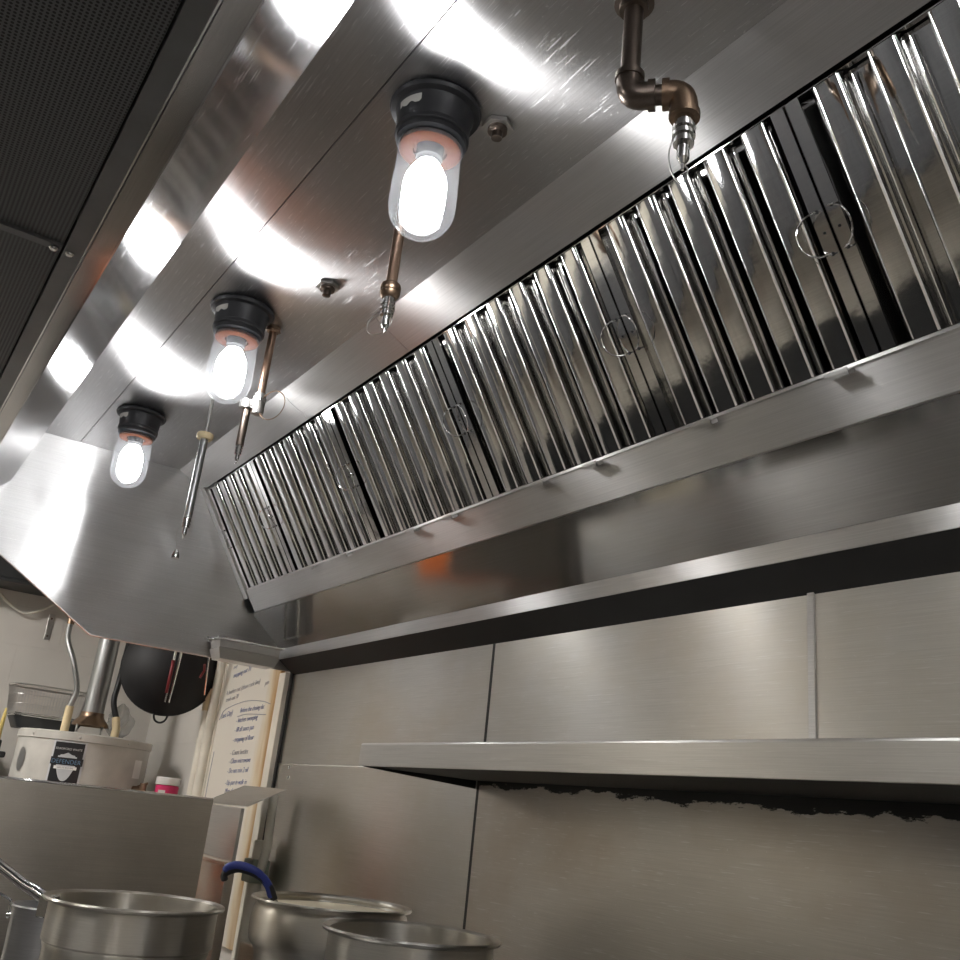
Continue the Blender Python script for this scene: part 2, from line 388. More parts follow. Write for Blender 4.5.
# side strip beside the first filter
fa, fb = V(0, .66*S, .75*S+Z0), V(0, .82*S, .506*S+Z0)     # filter plane, top and bottom of view
ft = (fb-fa).normalized(); fn = V(0, ft.z, -ft.y)          # fn points out to the room
if fn.y > 0: fn = -fn
FL = (fb-fa).length
def fp(x, v, w=0.): return V(x,0,0)+fa+ft*v+fn*w
def slab(m, x0, x1, v0, v1, w0, w1):
    m.add([fp(x0,v0,w0),fp(x1,v0,w0),fp(x1,v1,w0),fp(x0,v1,w0),fp(x0,v0,w1),fp(x1,v0,w1),fp(x1,v1,w1),fp(x0,v1,w1)],
          [(0,3,2,1),(4,5,6,7),(0,1,5,4),(1,2,6,5),(2,3,7,6),(3,0,4,7)]); return m
slab(MB(), XL+.003, XL+.042, -.004, FL+.03, -.05, .008).build('side_strip', M_RAIL, hood)
for x in (-.888, -1.185, -1.513, -1.701, -2.096, -2.296, -2.72, -2.99, -.45, -.1):
    m = slab(MB(), x-.022, x+.022, FL+.002, FL+.009, .004, .024)
    slab(m, x-.022, x+.022, FL-.004, FL+.009, .021, .024)
    m.build('rail_tab', M_RAIL, hood)

# ------------------------------------------------------------------ baffle filters
def u_channel(m, xc, hw, depth, v0, v1, w_top, sgn, r=.011, th=.0009):
    """one rolled baffle: cross section in (x, w), swept along v"""
    sec = []
    n = 5
    # from left flange end up, round, flat, round, right flange
    sec.append((-hw, -depth))
    for i in range(n+1):
        a = PI - (PI/2)*i/n
        sec.append((-hw+r+r*math.cos(a), -r+r*math.sin(a)))
    for i in range(n+1):
        a = PI/2 - (PI/2)*i/n
        sec.append((hw-r+r*math.cos(a), -r+r*math.sin(a)))
    sec.append((hw, -depth))
    inner = []
    for i, (x, w) in enumerate(sec):
        inner.append((x*(1-th/hw), w-th))
    ring = sec+inner[::-1]
    k = len(ring); vs = []
    for v in (v0, v1):
        for (x, w) in ring: vs.append(fp(xc+x, v, w_top+sgn*w))
    fs = [(i, (i+1)%k, (i+1)%k+k, i+k) for i in range(k)]
    m.add(vs, fs, True)
    h = len(sec)
    for o in (0, k):
        m.add(vs[o:o+k], [(i, i+1, k-2-i, k-1-i) for i in range(h-1)])
    return m
filters = [(-3.630,-3.172,'five'),(-3.168,-2.532,0),(-2.528,-1.907,0),(-1.903,-1.297,0),(-1.293,-.817,0),(-.813,-.187,0),(-.183,.443,0),(.447,1.073,0)]
flabels = ['narrow polished baffle filter at the far end of the hood, next to the end panel',
 'polished baffle filter second from the hood end panel, faint wire handle near its edge',
 'polished baffle filter third from the hood end panel, behind the coppery nozzle pipe',
 'polished baffle filter fourth from the hood end panel, middle of the bank',
 'narrow polished baffle filter between the midbank filter and the large near one',
 'large near polished baffle filter at the upper right corner of the picture',
 'polished baffle filter beyond the right edge, next after the large near one',
 'polished baffle filter beyond the right edge, at the near end of the hood']
for (x0, x1, _), lab in zip(filters, flabels):
    c = fp((x0+x1)/2, FL, -.05)
    t = thing('baffle_filter', lab, 'grease filter', c, 'baffle filters of the hood')
    wd = x1-x0; fw = .025
    # frame: flat strips on both sides, with thin channels top and bottom
    m = MB()
    for xs in (x0, x1-fw):
        slab(m, xs, xs+fw, .010, FL-.006, -.002, .0); slab(m, xs, xs+fw, .010, FL-.006, -.048, -.046)
    slab(m, x0, x0+.0015, .010, FL-.006, -.048, 0); slab(m, x1-.0015, x1, .010, FL-.006, -.048, 0)
    slab(m, x0, x1, .006, .0075, -.048, -.012)
    slab(m, x0, x1, FL-.0070, FL-.006, -.048, .001)
    m.build('frame', M_FILT, t)
    n = round((wd-2*fw)/.090); p = (wd-2*fw)/n
    m = MB()
    for i in range(n):
        xc = x0+fw+p*(i+.5)
        u_channel(m, xc, .026, .020, .012, FL-.007, .0, 1)
    for i in range(n+1):
        xc = x0+fw+p*i
        if 0 < i < n: u_channel(m, xc, .029, .020, .010, FL-.007, -.044, -1)
    m.build('baffles', M_FILT, t)
    # two wire bail handles, one on each side strip, and their rivets
    for xs, s in ((x0+.012, 1), (x1-.012, -1)):
        vm = FL*.505; h = .036
        pts = [fp(xs, vm-h, .002), fp(xs, vm-h, .012)]
        for i in range(9):
            a = i/8*PI
            pts.append(fp(xs+s*(.002+.033*math.sin(a)), vm-h*math.cos(a), .014+.012*math.sin(a)))
        pts += [fp(xs, vm+h, .012), fp(xs, vm+h, .002)]
        hm = MB().tube(pts, .0016, 6)
        hm.build('handle', M_CHROME, t)
        for dv in (-h, 0, h):
            MB().tube([fp(xs, vm+dv, -.001), fp(xs, vm+dv, .0012)], .0034 if dv else .0024, 10, smooth=False).build('eyelet', M_LINER, t)

# ------------------------------------------------------------------ hood lamps
HZ = .787*S+Z0
lamps = []
def make_lamp(x, y, lab):
    t = thing('hood_lamp', lab, 'lamp', (x, y, HZ), 'jar lamps on the hood ceiling')
    def L(prof, nm, mat, par=t, seg=40): return MB().lathe(prof, (x,y,HZ), seg).build(nm, mat, par)
    base = L([(0,-.001),(.079,-.001),(.082,-.006),(.079,-.012),(.070,-.016),(.067,-.022),(.064,-.052),(.0625,-.056),(.0655,-.058),(.0655,-.066),(.0615,-.068),(.0615,-.078),(.056,-.082),(.0,-.082)], 'lamp_base', M_LAMPBASE)
    for a0, a1, z0, z1 in ((-1.60,-.85,-.036,-.022),(-2.15,-2.0,-.055,-.028)):
        m = MB(); vs = []
        for k in range(9):
            a = a0+(a1-a0)*k/8+.02*math.sin(k*2.1)
            for z in (z0+.003*math.sin(k*1.7), z1):
                rr = .067-.003*((-z-.022)/.03)+.0012
                vs.append((x+rr*math.cos(a), y+rr*math.sin(a), HZ+z))
        m.add(vs, [(2*k,2*k+1,2*k+3,2*k+2) for k in range(8)], True)
        m.build('sticker', M_STICKER, base)
    L([(.0,-.084),(.0545,-.084),(.0545,-.092),(.047,-.095),(.030,-.092),(.030,-.084)], 'gasket', M_GASKET)
    L([(.024,-.084),(.024,-.108),(.020,-.112),(.018,-.122),(.0,-.122)], 'socket', M_SOCKET)
    g = [(.0555,-.083),(.0585,-.088),(.0565,-.094)]
    for i in range(6): g.append((.0555+.0005*i, -.10-.0185*i))
    for i in range(1, 13):
        a = i/12*PI/2; g.append((.058*math.cos(a), -.205-.060*math.sin(a)))
    L(g, 'glass_jar', M_GLASS)
    b = [(.0155,-.112),(.020,-.118)]
    b += [(.027,-.130),(.035,-.146),(.038,-.162)]
    for i in range(13):
        a = i/12*PI/2
        b.append((max(.0005,.038*math.cos(a)), -.200-.046*math.sin(a)))
    L(b, 'bulb', M_BULB)
    return t
for x, lab in ((-.29,'jar lamp beyond the top edge, nearest of all to the camera'),
               (-1.257,'largest lit glass jar lamp with orange gasket ring, nearest on the hood ceiling'),
               (-2.223,'middle lit glass jar lamp, copper nozzle pipe right beside it'),
               (-3.192,'smallest lit glass jar lamp, closest to the hood end panel'),
               (.69,'jar lamp beyond the right edge at the near hood end')):
    make_lamp(x, .604, lab)

# ceiling plugs
def hexp(m, c, r, h):
    x, y, z = c; top = [(x+r*math.cos(PI/3*k), y+r*math.sin(PI/3*k), z) for k in range(6)]; bot = [(a,b,z-h) for a,b,_ in top]
    m.add(top+bot, [tuple(range(6)), tuple(range(6,12))[::-1]]+[(i,(i+1)%6,(i+1)%6+6,i+6) for i in range(6)]); return m
for x, y, lab in ((-1.216,.711,'hexagonal steel plug on hood ceiling beside the largest jar lamp'),(-1.951,.719,'small bolt plug on hood ceiling between the two larger jar lamps')):
    t = thing('hood_plug', lab, 'plug', (x,y,HZ), 'plugs on the hood ceiling')
    hexp(MB(), (x,y,HZ-.001), .029, .008).build('nut', M_PLAIN, t)
    MB().lathe([(.0,-.009),(.018,-.009),(.018,-.016),(.010,-.018),(.010,-.030),(.0,-.032)], (x,y,HZ), 20).build('bolt', M_IRON, t)

# ------------------------------------------------------------------ fire suppression nozzles
def nozzle(m, p, d, s=1.):
    """spray head hanging from p along d"""
    p = Vector(p); d = Vector(d).normalized()
    def seg(a, b, r0, r1=None): m.tube([p+d*a*s, p+d*b*s], [r0*s, (r1 or r0)*s], 14)
    seg(0,.014,.013); seg(.014,.019,.0155); seg(.019,.026,.0125); seg(.026,.031,.0155); seg(.031,.038,.0125); seg(.038,.043,.014)
    seg(.043,.066,.0085); seg(.066,.074,.0085,.004); seg(.074,.084,.003,.0018)
    return m
# nearest: iron pipe with two elbows
t = thing('hood_nozzle_pipe', 'thick dark iron drop pipe with two elbows and chrome nozzle, top right', 'fire suppression nozzle', (-.857,.712,HZ), 'suppression drop pipes under the hood')
P = V(-.857,.712,HZ)
MB().tube([P-V(0,0,.001), P-V(0,0,.175)], .0145, 18).build('pipe', M_IRON, t)
m = MB().lathe([(.0,-.001),(.030,-.001),(.030,-.010),(.022,-.012),(.022,-.022),(.0,-.022)], tuple(P), 24); m.build('ceiling_flange', M_IRON, t)
d = V(.72,.69,0).normalized()
q0 = P-V(0,0,.150); q1 = P-V(0,0,.178)+d*.042
q2 = q1+d*.022; q3 = q2+d*.040-V(0,0,.030)
m = MB()
m.tube([P-V(0,0,.142), P-V(0,0,.152)], .0215, 18)
m.tube(bez(P-V(0,0,.15), P-V(0,0,.182), P-V(0,0,.182)+d*.008, P-V(0,0,.182)+d*.036, 10), .0195, 18)
m.tube([P-V(0,0,.182)+d*.028, P-V(0,0,.182)+d*.038], .0225, 18)
m.build('elbow', M_IRON, t)
e0 = P-V(0,0,.182)
MB().tube([e0+d*.036, e0+d*.056], .0145, 16).build('nipple', M_IRON, t)
m = MB()
m.tube([e0+d*.048, e0+d*.058], .0225, 18)
m.tube(bez(e0+d*.054, e0+d*.072, e0+d*.080, e0+d*.080-V(0,0,.040), 10), .0195, 18)
m.tube([e0+d*.080-V(0,0,.034), e0+d*.080-V(0,0,.044)], .0220, 18)
m.build('elbow', M_BRASS, t)
np_ = e0+d*.080-V(0,0,.044)
nozzle(MB(), np_, (0,0,-1), 1.05).build('nozzle', M_CHROME, t)
MB().tube(spline([np_+V(-.010,-.010,-.030), np_+V(-.016,-.012,-.06), np_+V(-.010,-.008,-.095), np_+V(.0,.0,-.110), np_+V(.006,.004,-.09), np_+V(.002,0,-.080)], 6), .0011, 6).build('cap_wire', M_PLAIN, t)
# second: copper pipe behind the largest lamp
x, y = -1.545, .700
t = thing('hood_nozzle_pipe', 'coppery drop pipe partly hidden by the largest jar lamp, brass cap and nozzle', 'fire suppression nozzle', (x,y,HZ), 'suppression drop pipes under the hood')
P = V(x,y,HZ)
MB().tube([P-V(0,0,.001), P-V(0,0,.190)], .0115, 16).build('pipe', M_COPPER, t)
m = MB().lathe([(.0,-.185),(.013,-.185),(.019,-.190),(.021,-.197),(.021,-.203),(.0195,-.206),(.021,-.209),(.019,-.216),(.015,-.221),(.0,-.221)], (x,y,HZ), 20); m.build('cap', M_BRASS, t)
nozzle(MB(), P-V(0,0,.219), (0,0,-1), .95).build('nozzle', M_CHROME, t)
MB().tube([P-V(0,0,.255)+V(.031*math.cos(a)-.028, .012*math.cos(a), .026*math.sin(a)-.01) for a in [2*PI*k/24 for k in range(24)]], .0012, 6, closed=True).build('cap_wire', M_PLAIN, t)
MB().tube(spline([P+V(-.012,0,-.004), P+V(-.022,-.004,-.010), P+V(-.026,-.004,-.024)], 5), .0022, 8).build('hook', M_PLAIN, t)
# third: copper tube with fitting and a dark offset tube below
x, y = -2.255, .703
t = thing('hood_nozzle_pipe', 'copper drop pipe beside the middle jar lamp, offset to a darker lower tube', 'fire suppression nozzle', (x,y,HZ), 'suppression drop pipes under the hood')
P = V(x,y,HZ)
MB().tube([P-V(0,0,.001), P-V(0,0,.205)], .0105, 16).build('pipe', M_COPPER, t)
m = MB().lathe([(.0,-.001),(.018,-.001),(.019,-.012),(.016,-.016),(.0,-.016)], tuple(P), 20)
m.tube([P+V(.018*math.cos(a), .018*math.sin(a), -.012-.006*math.cos(a)) for a in [2*PI*k/20 for k in range(20)]], .003, 6, closed=True); m.build('ceiling_flange', M_BRASS, t)
dd = V(-.75,-.55,0).normalized()
q = P-V(0,0,.215)
m = MB().tube([q+V(0,0,.016), q-V(0,0,.040)], .0155, 16); m.tube([q+V(0,0,.004), q-V(0,0,.006)], .019, 6, smooth=False)
m.tube([q-V(0,0,.012), q-V(0,0,.012)+dd*.034], .012, 12); m.build('tee', M_PLAIN, t)
q2 = q-V(0,0,.012)+dd*.034
m = MB().tube([q2+V(0,0,.010), q2-V(0,0,.012)], .021, 20); m.build('collar', M_PLAIN, t)
MB().tube([q2-V(0,0,.010), q2-V(0,0,.115)], .0105, 14).build('lower_pipe', M_IRON, t)
nozzle(MB(), q2-V(0,0,.112), (0,0,-1), .62).build('nozzle', M_CHROME, t)
cc = q+V(.045,.02,-.022)
MB().tube([cc+V(.036*math.cos(a), .020*math.cos(a), .040*math.sin(a)) for a in [2*PI*k/28 for k in range(28)]], .0013, 6, closed=True).build('cap_wire', M_BRASS, t)
# fourth: slim pipe in front of the end panel
x, y = -2.875, .746
t = thing('hood_nozzle_pipe', 'slim drop pipe with collar and dangling cap in front of the hood end panel', 'fire suppression nozzle', (x,y,HZ), 'suppression drop pipes under the hood')
P = V(x,y,HZ)
MB().tube([P-V(0,0,.001), P-V(0,0,.125)], .0055, 12).build('rod', M_PLAIN, t)
m = MB().lathe([(.0,-.118),(.024,-.118),(.026,-.122),(.026,-.132),(.022,-.138),(.0,-.138)], tuple(P), 22); m.build('collar', M_TAN, t)
MB().tube([P-V(0,0,.136), P-V(0,0,.400)], .0125, 14).build('pipe', M_GALV, t)
nozzle(MB(), P-V(0,0,.395), (0,0,-1), .85).build('nozzle', M_CHROME, t)
c = P+V(.002,-.012,-.505)
MB().tube(spline([P+V(-.010,-.008,-.41), P+V(-.018,-.018,-.45), c], 6), .0011, 6).build('cap_wire', M_PLAIN, t)
MB().lathe([(.0,0),(.006,0),(.012,-.018),(.012,-.026),(.0,-.026)], tuple(c), 16).build('blow_off_cap', M_CHROME, t)

# ------------------------------------------------------------------ supply plenum in front of the hood
PZ = .8605+Z0
pl = thing('supply_plenum_vent', 'dark grey perforated air supply plenum along the front of the hood, top left', 'air supply plenum', (-1.2,-.2,PZ))
xs = [XL-.02, -1.64, -.42, XR+.05]
yo = -.62
m = MB().box((xs[0], yo, PZ+.030), (xs[-1], .1535, ZC-.02)); m.build('housing', M_PLENUM, pl)
m = MB().box((xs[0], .120, PZ), (xs[-1], .1535, PZ+.03)); m.box((xs[0], yo, PZ), (xs[-1], yo+.05, PZ+.03))
m.build('edge_frame', M_PLENUM, pl)
MB().box((xs[0], .1505, PZ-.0025), (xs[-1], .1535, PZ+.001)).build('bright_edge', M_CHROME, pl)
for a, b in zip(xs[:-1], xs[1:]):
    MB().box((a+.002, yo+.053, PZ+.006), (b-.022, .1165, PZ+.018)).build('perforated_panel', M_PERF, pl)
    MB().box((b-.020, yo+.053, PZ+.001), (b, .1165, PZ+.020)).build('cross_bar', M_PLENUM, pl)
for x, y in ((-1.650,.104),(-1.650,.131)):
    MB().lathe([(.0,-.006),(.005,-.006),(.008,-.003),(.008,.0),(.0,.0)], (x,y,PZ), 14).build('screw', M_CHROME, pl)

# ------------------------------------------------------------------ back wall sheets and shelf
def sheet(x0, x1, z0, z1, y1, th, mat, lab, rivets=()):
    t = thing('wall_sheet', lab, 'stainless wall sheet', ((x0+x1)/2, y1, z0), 'stainless sheets on the cooking wall')
    MB().box((x0,y1-th,z0),(x1,y1,z1), .0012).build('panel', mat, t)
    for (x, z) in rivets:
        MB().lathe([(.0,.004),(.006,.003),(.008,.0)], (x,y1-th,z), 14, ax=Matrix.Rotation(PI/2,3,'X')).build('rivet', M_CHROME, t)
    return t
yb = YW-.001
sheet(-3.66, -2.242, 1.40, 1.935, yb, .003, M_SHEET, 'upper stainless wall sheet left of both seams, next to the whiteboard')
sheet(-2.234, -1.168, 1.40, 1.935, yb, .003, M_SHEET, 'middle upper stainless wall sheet between the two vertical seams above shelf')
sheet(-1.160, 1.35, 1.40, 1.935, yb, .003, M_SHEET, 'upper stainless wall sheet right of the right-hand seam above shelf')
sheet(-3.655, -2.252, .05, 1.578, yb-.0035, .003, M_SHEET, 'lower stainless wall sheet with rivets, left of the black seam below shelf', ((-3.545,1.566),(-3.54,1.529)))
sheet(-2.240, 1.35, .05, 1.578, yb-.0035, .003, M_BURNT, 'scorched lower stainless wall sheet with black grease edge under the shelf')
o = MB().box((-2.2435,yb-.004,1.58),(-2.2325,yb-.0005,1.935)).build('trim_1', M_TRIMDK); struct(o)
o = MB().box((-2.252,yb-.0060,.05),(-2.240,yb-.0005,1.578)).build('trim_2', M_TRIMDK); struct(o)
o = MB().box((-1.172,yb-.007,1.58),(-1.156,yb-.0005,1.935), .001).build('trim_3', M_RAIL); struct(o)
o = MB().box((-3.655,yb-.0085,1.575),(-2.252,yb-.0067,1.5795)).build('trim_6', M_CHROME); struct(o)
o = MB().box((-3.674,1.486,.05),(-3.6605,yb,1.93)).build('trim_4', M_TRIMDK); struct(o)
o = MB().box((-3.738,1.466,.05),(-3.676,yb,1.93), .003).build('trim_5', M_PVC); struct(o)

sh = thing('wall_shelf', 'long stainless steel wall shelf with turned-down front edge above the range', 'wall shelf', (-.6, YW, 1.55))
sx0, sx1, sy = -2.26, 1.3, 1.135
zt, zb2 = 1.605, 1.5495
m = MB().prism([(sy,zb2),(sy,zt-.005),(sy+.0018,zt-.0015),(sy+.006,zt),(1.4925,zt),(1.4925,zt+.02),(1.4940,zt+.02),(1.4940,zt-.0025),(sy+.006,zt-.0025),(sy+.0025,zt-.005),(sy+.0025,zb2+.002),(sy+.014,zb2+.002),(sy+.014,zb2)], sx0, sx1)
m.build('shelf_board', M_SHELF, sh)
for x in (sx0+.001, sx1-.003):
    MB().add([(x,sy+.001,zb2),(x,1.494,zb2-.02),(x,1.494,zt-.003),(x,sy+.001,zt-.003),(x+.002,sy+.001,zb2),(x+.002,1.494,zb2-.02),(x+.002,1.494,zt-.003),(x+.002,sy+.001,zt-.003)],
             [(0,3,2,1),(4,5,6,7),(0,1,5,4),(1,2,6,5),(2,3,7,6),(3,0,4,7)]).build('end_gusset', M_BLACKGAP, sh)
MB().box((sx0+.004, sy+.016, zb2+.001),(sx1-.004, 1.493, zb2+.006)).build('stiffener_pan', M_BLACKGAP, sh)  # black stands in for the shade beneath the shelf board

# ------------------------------------------------------------------ range and what stands on it
ra = thing('cooking_range', 'stainless cooking range with black grates under the pots', 'range', (-1.95, .9, 0))
rx0, rx1, ry0, ry1, RZ = -3.27, -.6, .36, 1.40, .905
MB().box((rx0,ry0,.16),(rx1,ry1,.90), .006).build('body', M_PLAIN, ra)
MB().box((rx0+.01,1.30,.90),(rx1-.01,1.40,1.005), .004).build('back_riser', M_GUARD, ra)
for x in (rx0+.08, rx1-.08):
    for y in (ry0+.08, ry1-.08): MB().lathe([(.0,0),(.03,0),(.03,.02),(.02,.03),(.02,.16)], (x,y,0.0), 16).build('leg', M_PLAIN, ra)
for i in range(4):
    gx0 = rx0+.03+i*.655
    m = MB()
    for j in range(2):
        y0 = ry0+.03+j*.455
        for k in range(7): m.box((gx0+.02+k*.098, y0, .902),(gx0+.034+k*.098, y0+.44, .922))
        m.box((gx0+.01, y0, .902),(gx0+.63, y0+.014, .920)); m.box((gx0+.01, y0+.43, .902),(gx0+.63, y0+.444, .920))
    m.build('grate', M_CASTIRON, ra)
for i in range(8):
    x = rx0+.2+i*.325
    MB().lathe([(.0,.036),(.022,.034),(.026,.0)], (x,ry0,.80), 18, ax=Matrix.Rotation(PI/2,3,'X')).build('knob', M_RUBBER, ra)
for i in range(3):
    x = rx0+.1+i*.87
    d_ = MB().box((x,ry0-.02,.24),(x+.74,ry0-.001,.72), .005).build('oven_door', M_PLAIN, ra)
    MB().tube([(x+.08,ry0-.02,.67),(x+.08,ry0-.06,.67),(x+.66,ry0-.06,.67),(x+.66,ry0-.02,.67)], .010, 10).build('door_handle', M_CHROME, d_)

GT = .9225
def pot(name, lab, cat, x, y, prof, mat, base=GT, seg=72):
    t = thing(name, lab, cat, (x,y,base), 'pots on the range')
    b = MB().lathe(prof, (x,y,base), seg).build('pot_body', mat, t)
    return t, b
def inset_prof(R, H, band, bulge, step, body, th=.0016):
    """outside from bottom up, rolled rim, inside back down"""
    out = [(0,0),(body-.02,0),(body-.004,.006),(body,.02),(body,H-band-.022)]
    if bulge:
        for i in range(9):
            a = -PI/2+PI*i/8
            out.append((R-.010+.010*math.cos(a) if a > -.9 else R-.014+.010*math.cos(a), H-band/2-.010+(band/2-.004)*math.sin(a)))
        out.append((R-.012, H-.008))
    else:
        out += [(body+.003,H-band-.014),(R-.012,H-band-.010),(R-.007,H-band-.006),(R-.007,H-band),(R-.007,H-band+.005),(R-.007,H-.010)]
    out += [(R-.004,H-.008),(R+.004,H-.007),(R+.006,H-.003),(R+.004,H),(R-.002,H),(R-.009,H-.004)]
    inn = [(R-.010,H-.012),(R-.010,H-band+.004),(body-.003,H-band-.020),(body-.003,.02),(body-.02,.004),(0,.004)]
    return out+inn
H1 = 1.232-GT
t1, b1 = pot('stock_pot', 'steel stepped pot with long tubular handle, left of the three on the range', 'pot', -2.093, .604, inset_prof(.169, H1, .070, False, 0, .155), M_POT)
# tubular handle with bracket
e = V(-.53,-.85,0).normalized(); pc = V(-2.093,.604,1.232)
hs = pc+e*.175-V(0,0,.022)
m = MB().box((-.02,-.014,-.028),(.012,.014,.016), .004)
m.v = [tuple(hs+e*v[0]+V(-e.y,e.x,0)*v[1]+V(0,0,1)*v[2]) for v in m.v]
hb = m.build('handle_bracket', M_CHROME, t1)
up = (e*.80+V(0,0,.42)).normalized()
MB().tube([hs+V(0,0,.004), hs+up*.03+V(0,0,.004), hs+up*.06, hs+up*.32], [.011,.012,.0105,.0105], 14).build('handle', M_CHROME, t1)
m = MB()
for s in (-.0085,.0085): m.lathe([(.0,.004),(.004,.003),(.006,0)], tuple(hs+V(-e.y,e.x,0)*s+V(0,0,.016)), 10)
m.build('rivet', M_CHROME, t1)

t2, b2 = pot('stock_pot', 'steel pot filled with cream soup, blue ladle handle on its rim', 'pot', -2.225, 1.100, inset_prof(.184, 1.236-GT, .098, True, 0, .163), M_POT)
soup = MB().lathe([(0,0),(.10,.001),(.1725,0)], (-2.225,1.100,1.236-.018), 48).build('cream_soup', M_CREAM); tag(soup, 'pale cream soup filling the pot with the blue ladle', 'soup', kind='stuff')
t3, b3 = pot('stock_pot', 'empty steel pot nearest the camera, standing closest to the cooking wall seam', 'pot', -1.668, .995, inset_prof(.160, 1.246-GT, .100, False, 0, .150), M_POT)
Hs = 1.166-GT
t4, b4 = pot('saucepan', 'small grey aluminium pot with wire side handle, at the bottom left corner', 'pot', -2.545, .545,
             [(0,0),(.072,0),(.080,.01),(.084,Hs-.01),(.087,Hs-.004),(.086,Hs),(.083,Hs-.001),(.0815,Hs-.01),(.077,.012),(.07,.004),(0,.004)], M_ALU)
pc = V(-2.545,.545,1.166)
m = MB().tube([pc+e*.084-V(0,0,.030), pc+e*.098-V(0,0,.030)], .008, 12); m.build('rivet', M_CHROME, t4)
MB().tube(spline([pc+e*.094-V(0,0,.030), pc+e*.096-V(0,0,.014), pc+e*.100+V(0,0,.002), pc+e*.15+V(0,0,.016), pc+e*.26+V(0,0,.028)], 5), .0035, 8).build('wire_handle', M_CHROME, t4)

# ladle
lw = V(-2.248,.9405,1.242)
ld = thing('ladle', 'ladle with curved blue and black grip hooked over the soup pot rim', 'ladle', (-2.25,.955,1.15), None)
g = [V(-2.2475,.955,1.238), V(-2.246,.940,1.262), V(-2.250,.918,1.281), V(-2.256,.893,1.2925), V(-2.266,.868,1.297), V(-2.278,.852,1.292), V(-2.283,.845,1.281)]
MB().tube(spline(g, 6), [.0095]*12+[.0100]*12+[.0095]*8+[.009]*4+[.007], 14).build('blue_grip', M_BLUE, ld)
g2 = [p+V(.0015,.006,-.0065) for p in g[:-1]]+[g[-1]+V(0,.001,-.006), g[-1]+V(.001,.004,-.020)]
MB().tube(spline(g2, 6), [.0085]*36+[.0080]*6+[.005], 12).build('black_underside', M_RUBBER, ld)
MB().tube([V(-2.2475,.957,1.240), V(-2.244,.975,1.215), V(-2.236,1.03,1.13)], .0045, 10).build('shaft', M_CHROME, ld)
MB().lathe([(.0,-.03),(.022,-.026),(.038,-.012),(.042,.004),(.040,.004),(.036,-.010),(.02,-.023),(.0,-.027)], (-2.230,1.06,1.125), 24).build('bowl', M_CHROME, ld)

# side guard
gd = thing('side_guard', 'tall brushed steel side guard panel standing on the left end of the range', 'splash guard', (-3.30, .7, GT))
MB().box((-3.302,.06,.30),(-3.292,1.137,1.425), .003).build('panel', M_GUARD, gd)
MB().tube([(-3.297,.06,1.4245),(-3.297,1.136,1.4245)], .0055, 10).build('folded_edge', M_CHROME, gd)

# fryer behind the guard
fr = thing('deep_fryer', 'steel deep fryer with flue riser and sloped deflector behind the side guard', 'deep fryer', (-3.52,.85,0))
MB().box((-3.722,.45,.12),(-3.312,1.395,.88), .005).build('body', M_PLAIN, fr)
MB().box((-3.722,1.225,.882),(-3.300,1.258,1.222), .004).build('lower_riser', M_GUARD, fr)
MB().box((-3.722,1.212,1.223),(-3.290,1.262,1.236), .003).build('ledge', M_GUARD, fr)
MB().box((-3.716,1.246,1.237),(-3.318,1.260,1.407), .002).build('flue_riser', M_PLAIN, fr)
MB().add([(-3.722,1.244,1.408),(-3.304,1.262,1.412),(-3.304,1.395,1.482),(-3.722,1.395,1.482),(-3.722,1.244,1.411),(-3.304,1.262,1.415),(-3.304,1.395,1.485),(-3.722,1.395,1.485)],
         [(0,3,2,1),(4,5,6,7),(0,1,5,4),(1,2,6,5),(2,3,7,6),(3,0,4,7)]).build('flue_deflector', M_SHELF, fr)
for x in (-3.68,-3.35):
    for y in (.5,1.34): MB().lathe([(.0,0),(.025,0),(.025,.02),(.018,.03),(.018,.12)], (x,y,0), 14).build('leg', M_PLAIN, fr)
bk = MB().box((-3.71,.40,.884),(-3.335,1.10,1.35), .03); ob = bk.build('added_orange_tub', M_ORANGE); tag(ob, 'unseen orange plastic tub added on the fryer to put orange reflections in the steel', 'tub')  # hidden tub, added to show as orange in the hood steel

# gas pipe
gp = thing('gas_pipe', 'cream gas riser pipe with green-grey valve body between fryer and wall', 'gas pipe', (-3.575,1.443,0))
MB().tube([(-3.575,1.443,0),(-3.575,1.443,1.30)], .026, 16).build('pipe', M_PVC, gp)
MB().box((-3.62,1.405,1.155),(-3.53,1.475,1.235), .006).build('valve', M_GREENGREY, gp)
MB().tube([(-3.54,1.443,1.20),(-3.51,1.443,1.275),(-3.53,1.443,1.46)], [.018,.016,.016], 12).build('side_pipe', M_PVC, gp)

# ------------------------------------------------------------------ grease pan at the hood corner
gp2 = thing('hood_grease_pan', 'small steel grease pan hung under the far rear corner of the hood', 'grease pan', (-3.6,1.24,1.92))
m = MB()
def panring(x0,x1,y0,y1,z): return [(x0,y0,z),(x1,y0,z),(x1,y1,z),(x0,y1,z)]
rings = [panring(-3.665,-3.535,1.125,1.385,1.995), panring(-3.655,-3.545,1.135,1.378,1.990), panring(-3.652,-3.548,1.140,1.376,1.965), panring(-3.656,-3.544,1.136,1.379,1.960), panring(-3.645,-3.555,1.150,1.368,1.922)]
vs = [p for r in rings for p in r]; fs = []
for i in range(len(rings)-1):
    for k in range(4): fs.append((i*4+k, i*4+(k+1)%4, (i+1)*4+(k+1)%4, (i+1)*4+k))
fs.append((16,17,18,19)); m.add(vs, fs); m.build('pan_body', M_PLAIN, gp2)
MB().tube([(-3.665,1.125,1.996),(-3.535,1.125,1.996),(-3.535,1.385,1.996),(-3.665,1.385,1.996)], .005, 8, closed=True).build('rim', M_CHROME, gp2)
MB().box((-3.60,1.090,1.985),(-3.57,1.126,1.995), .003).build('pull_tab', M_CHROME, gp2)

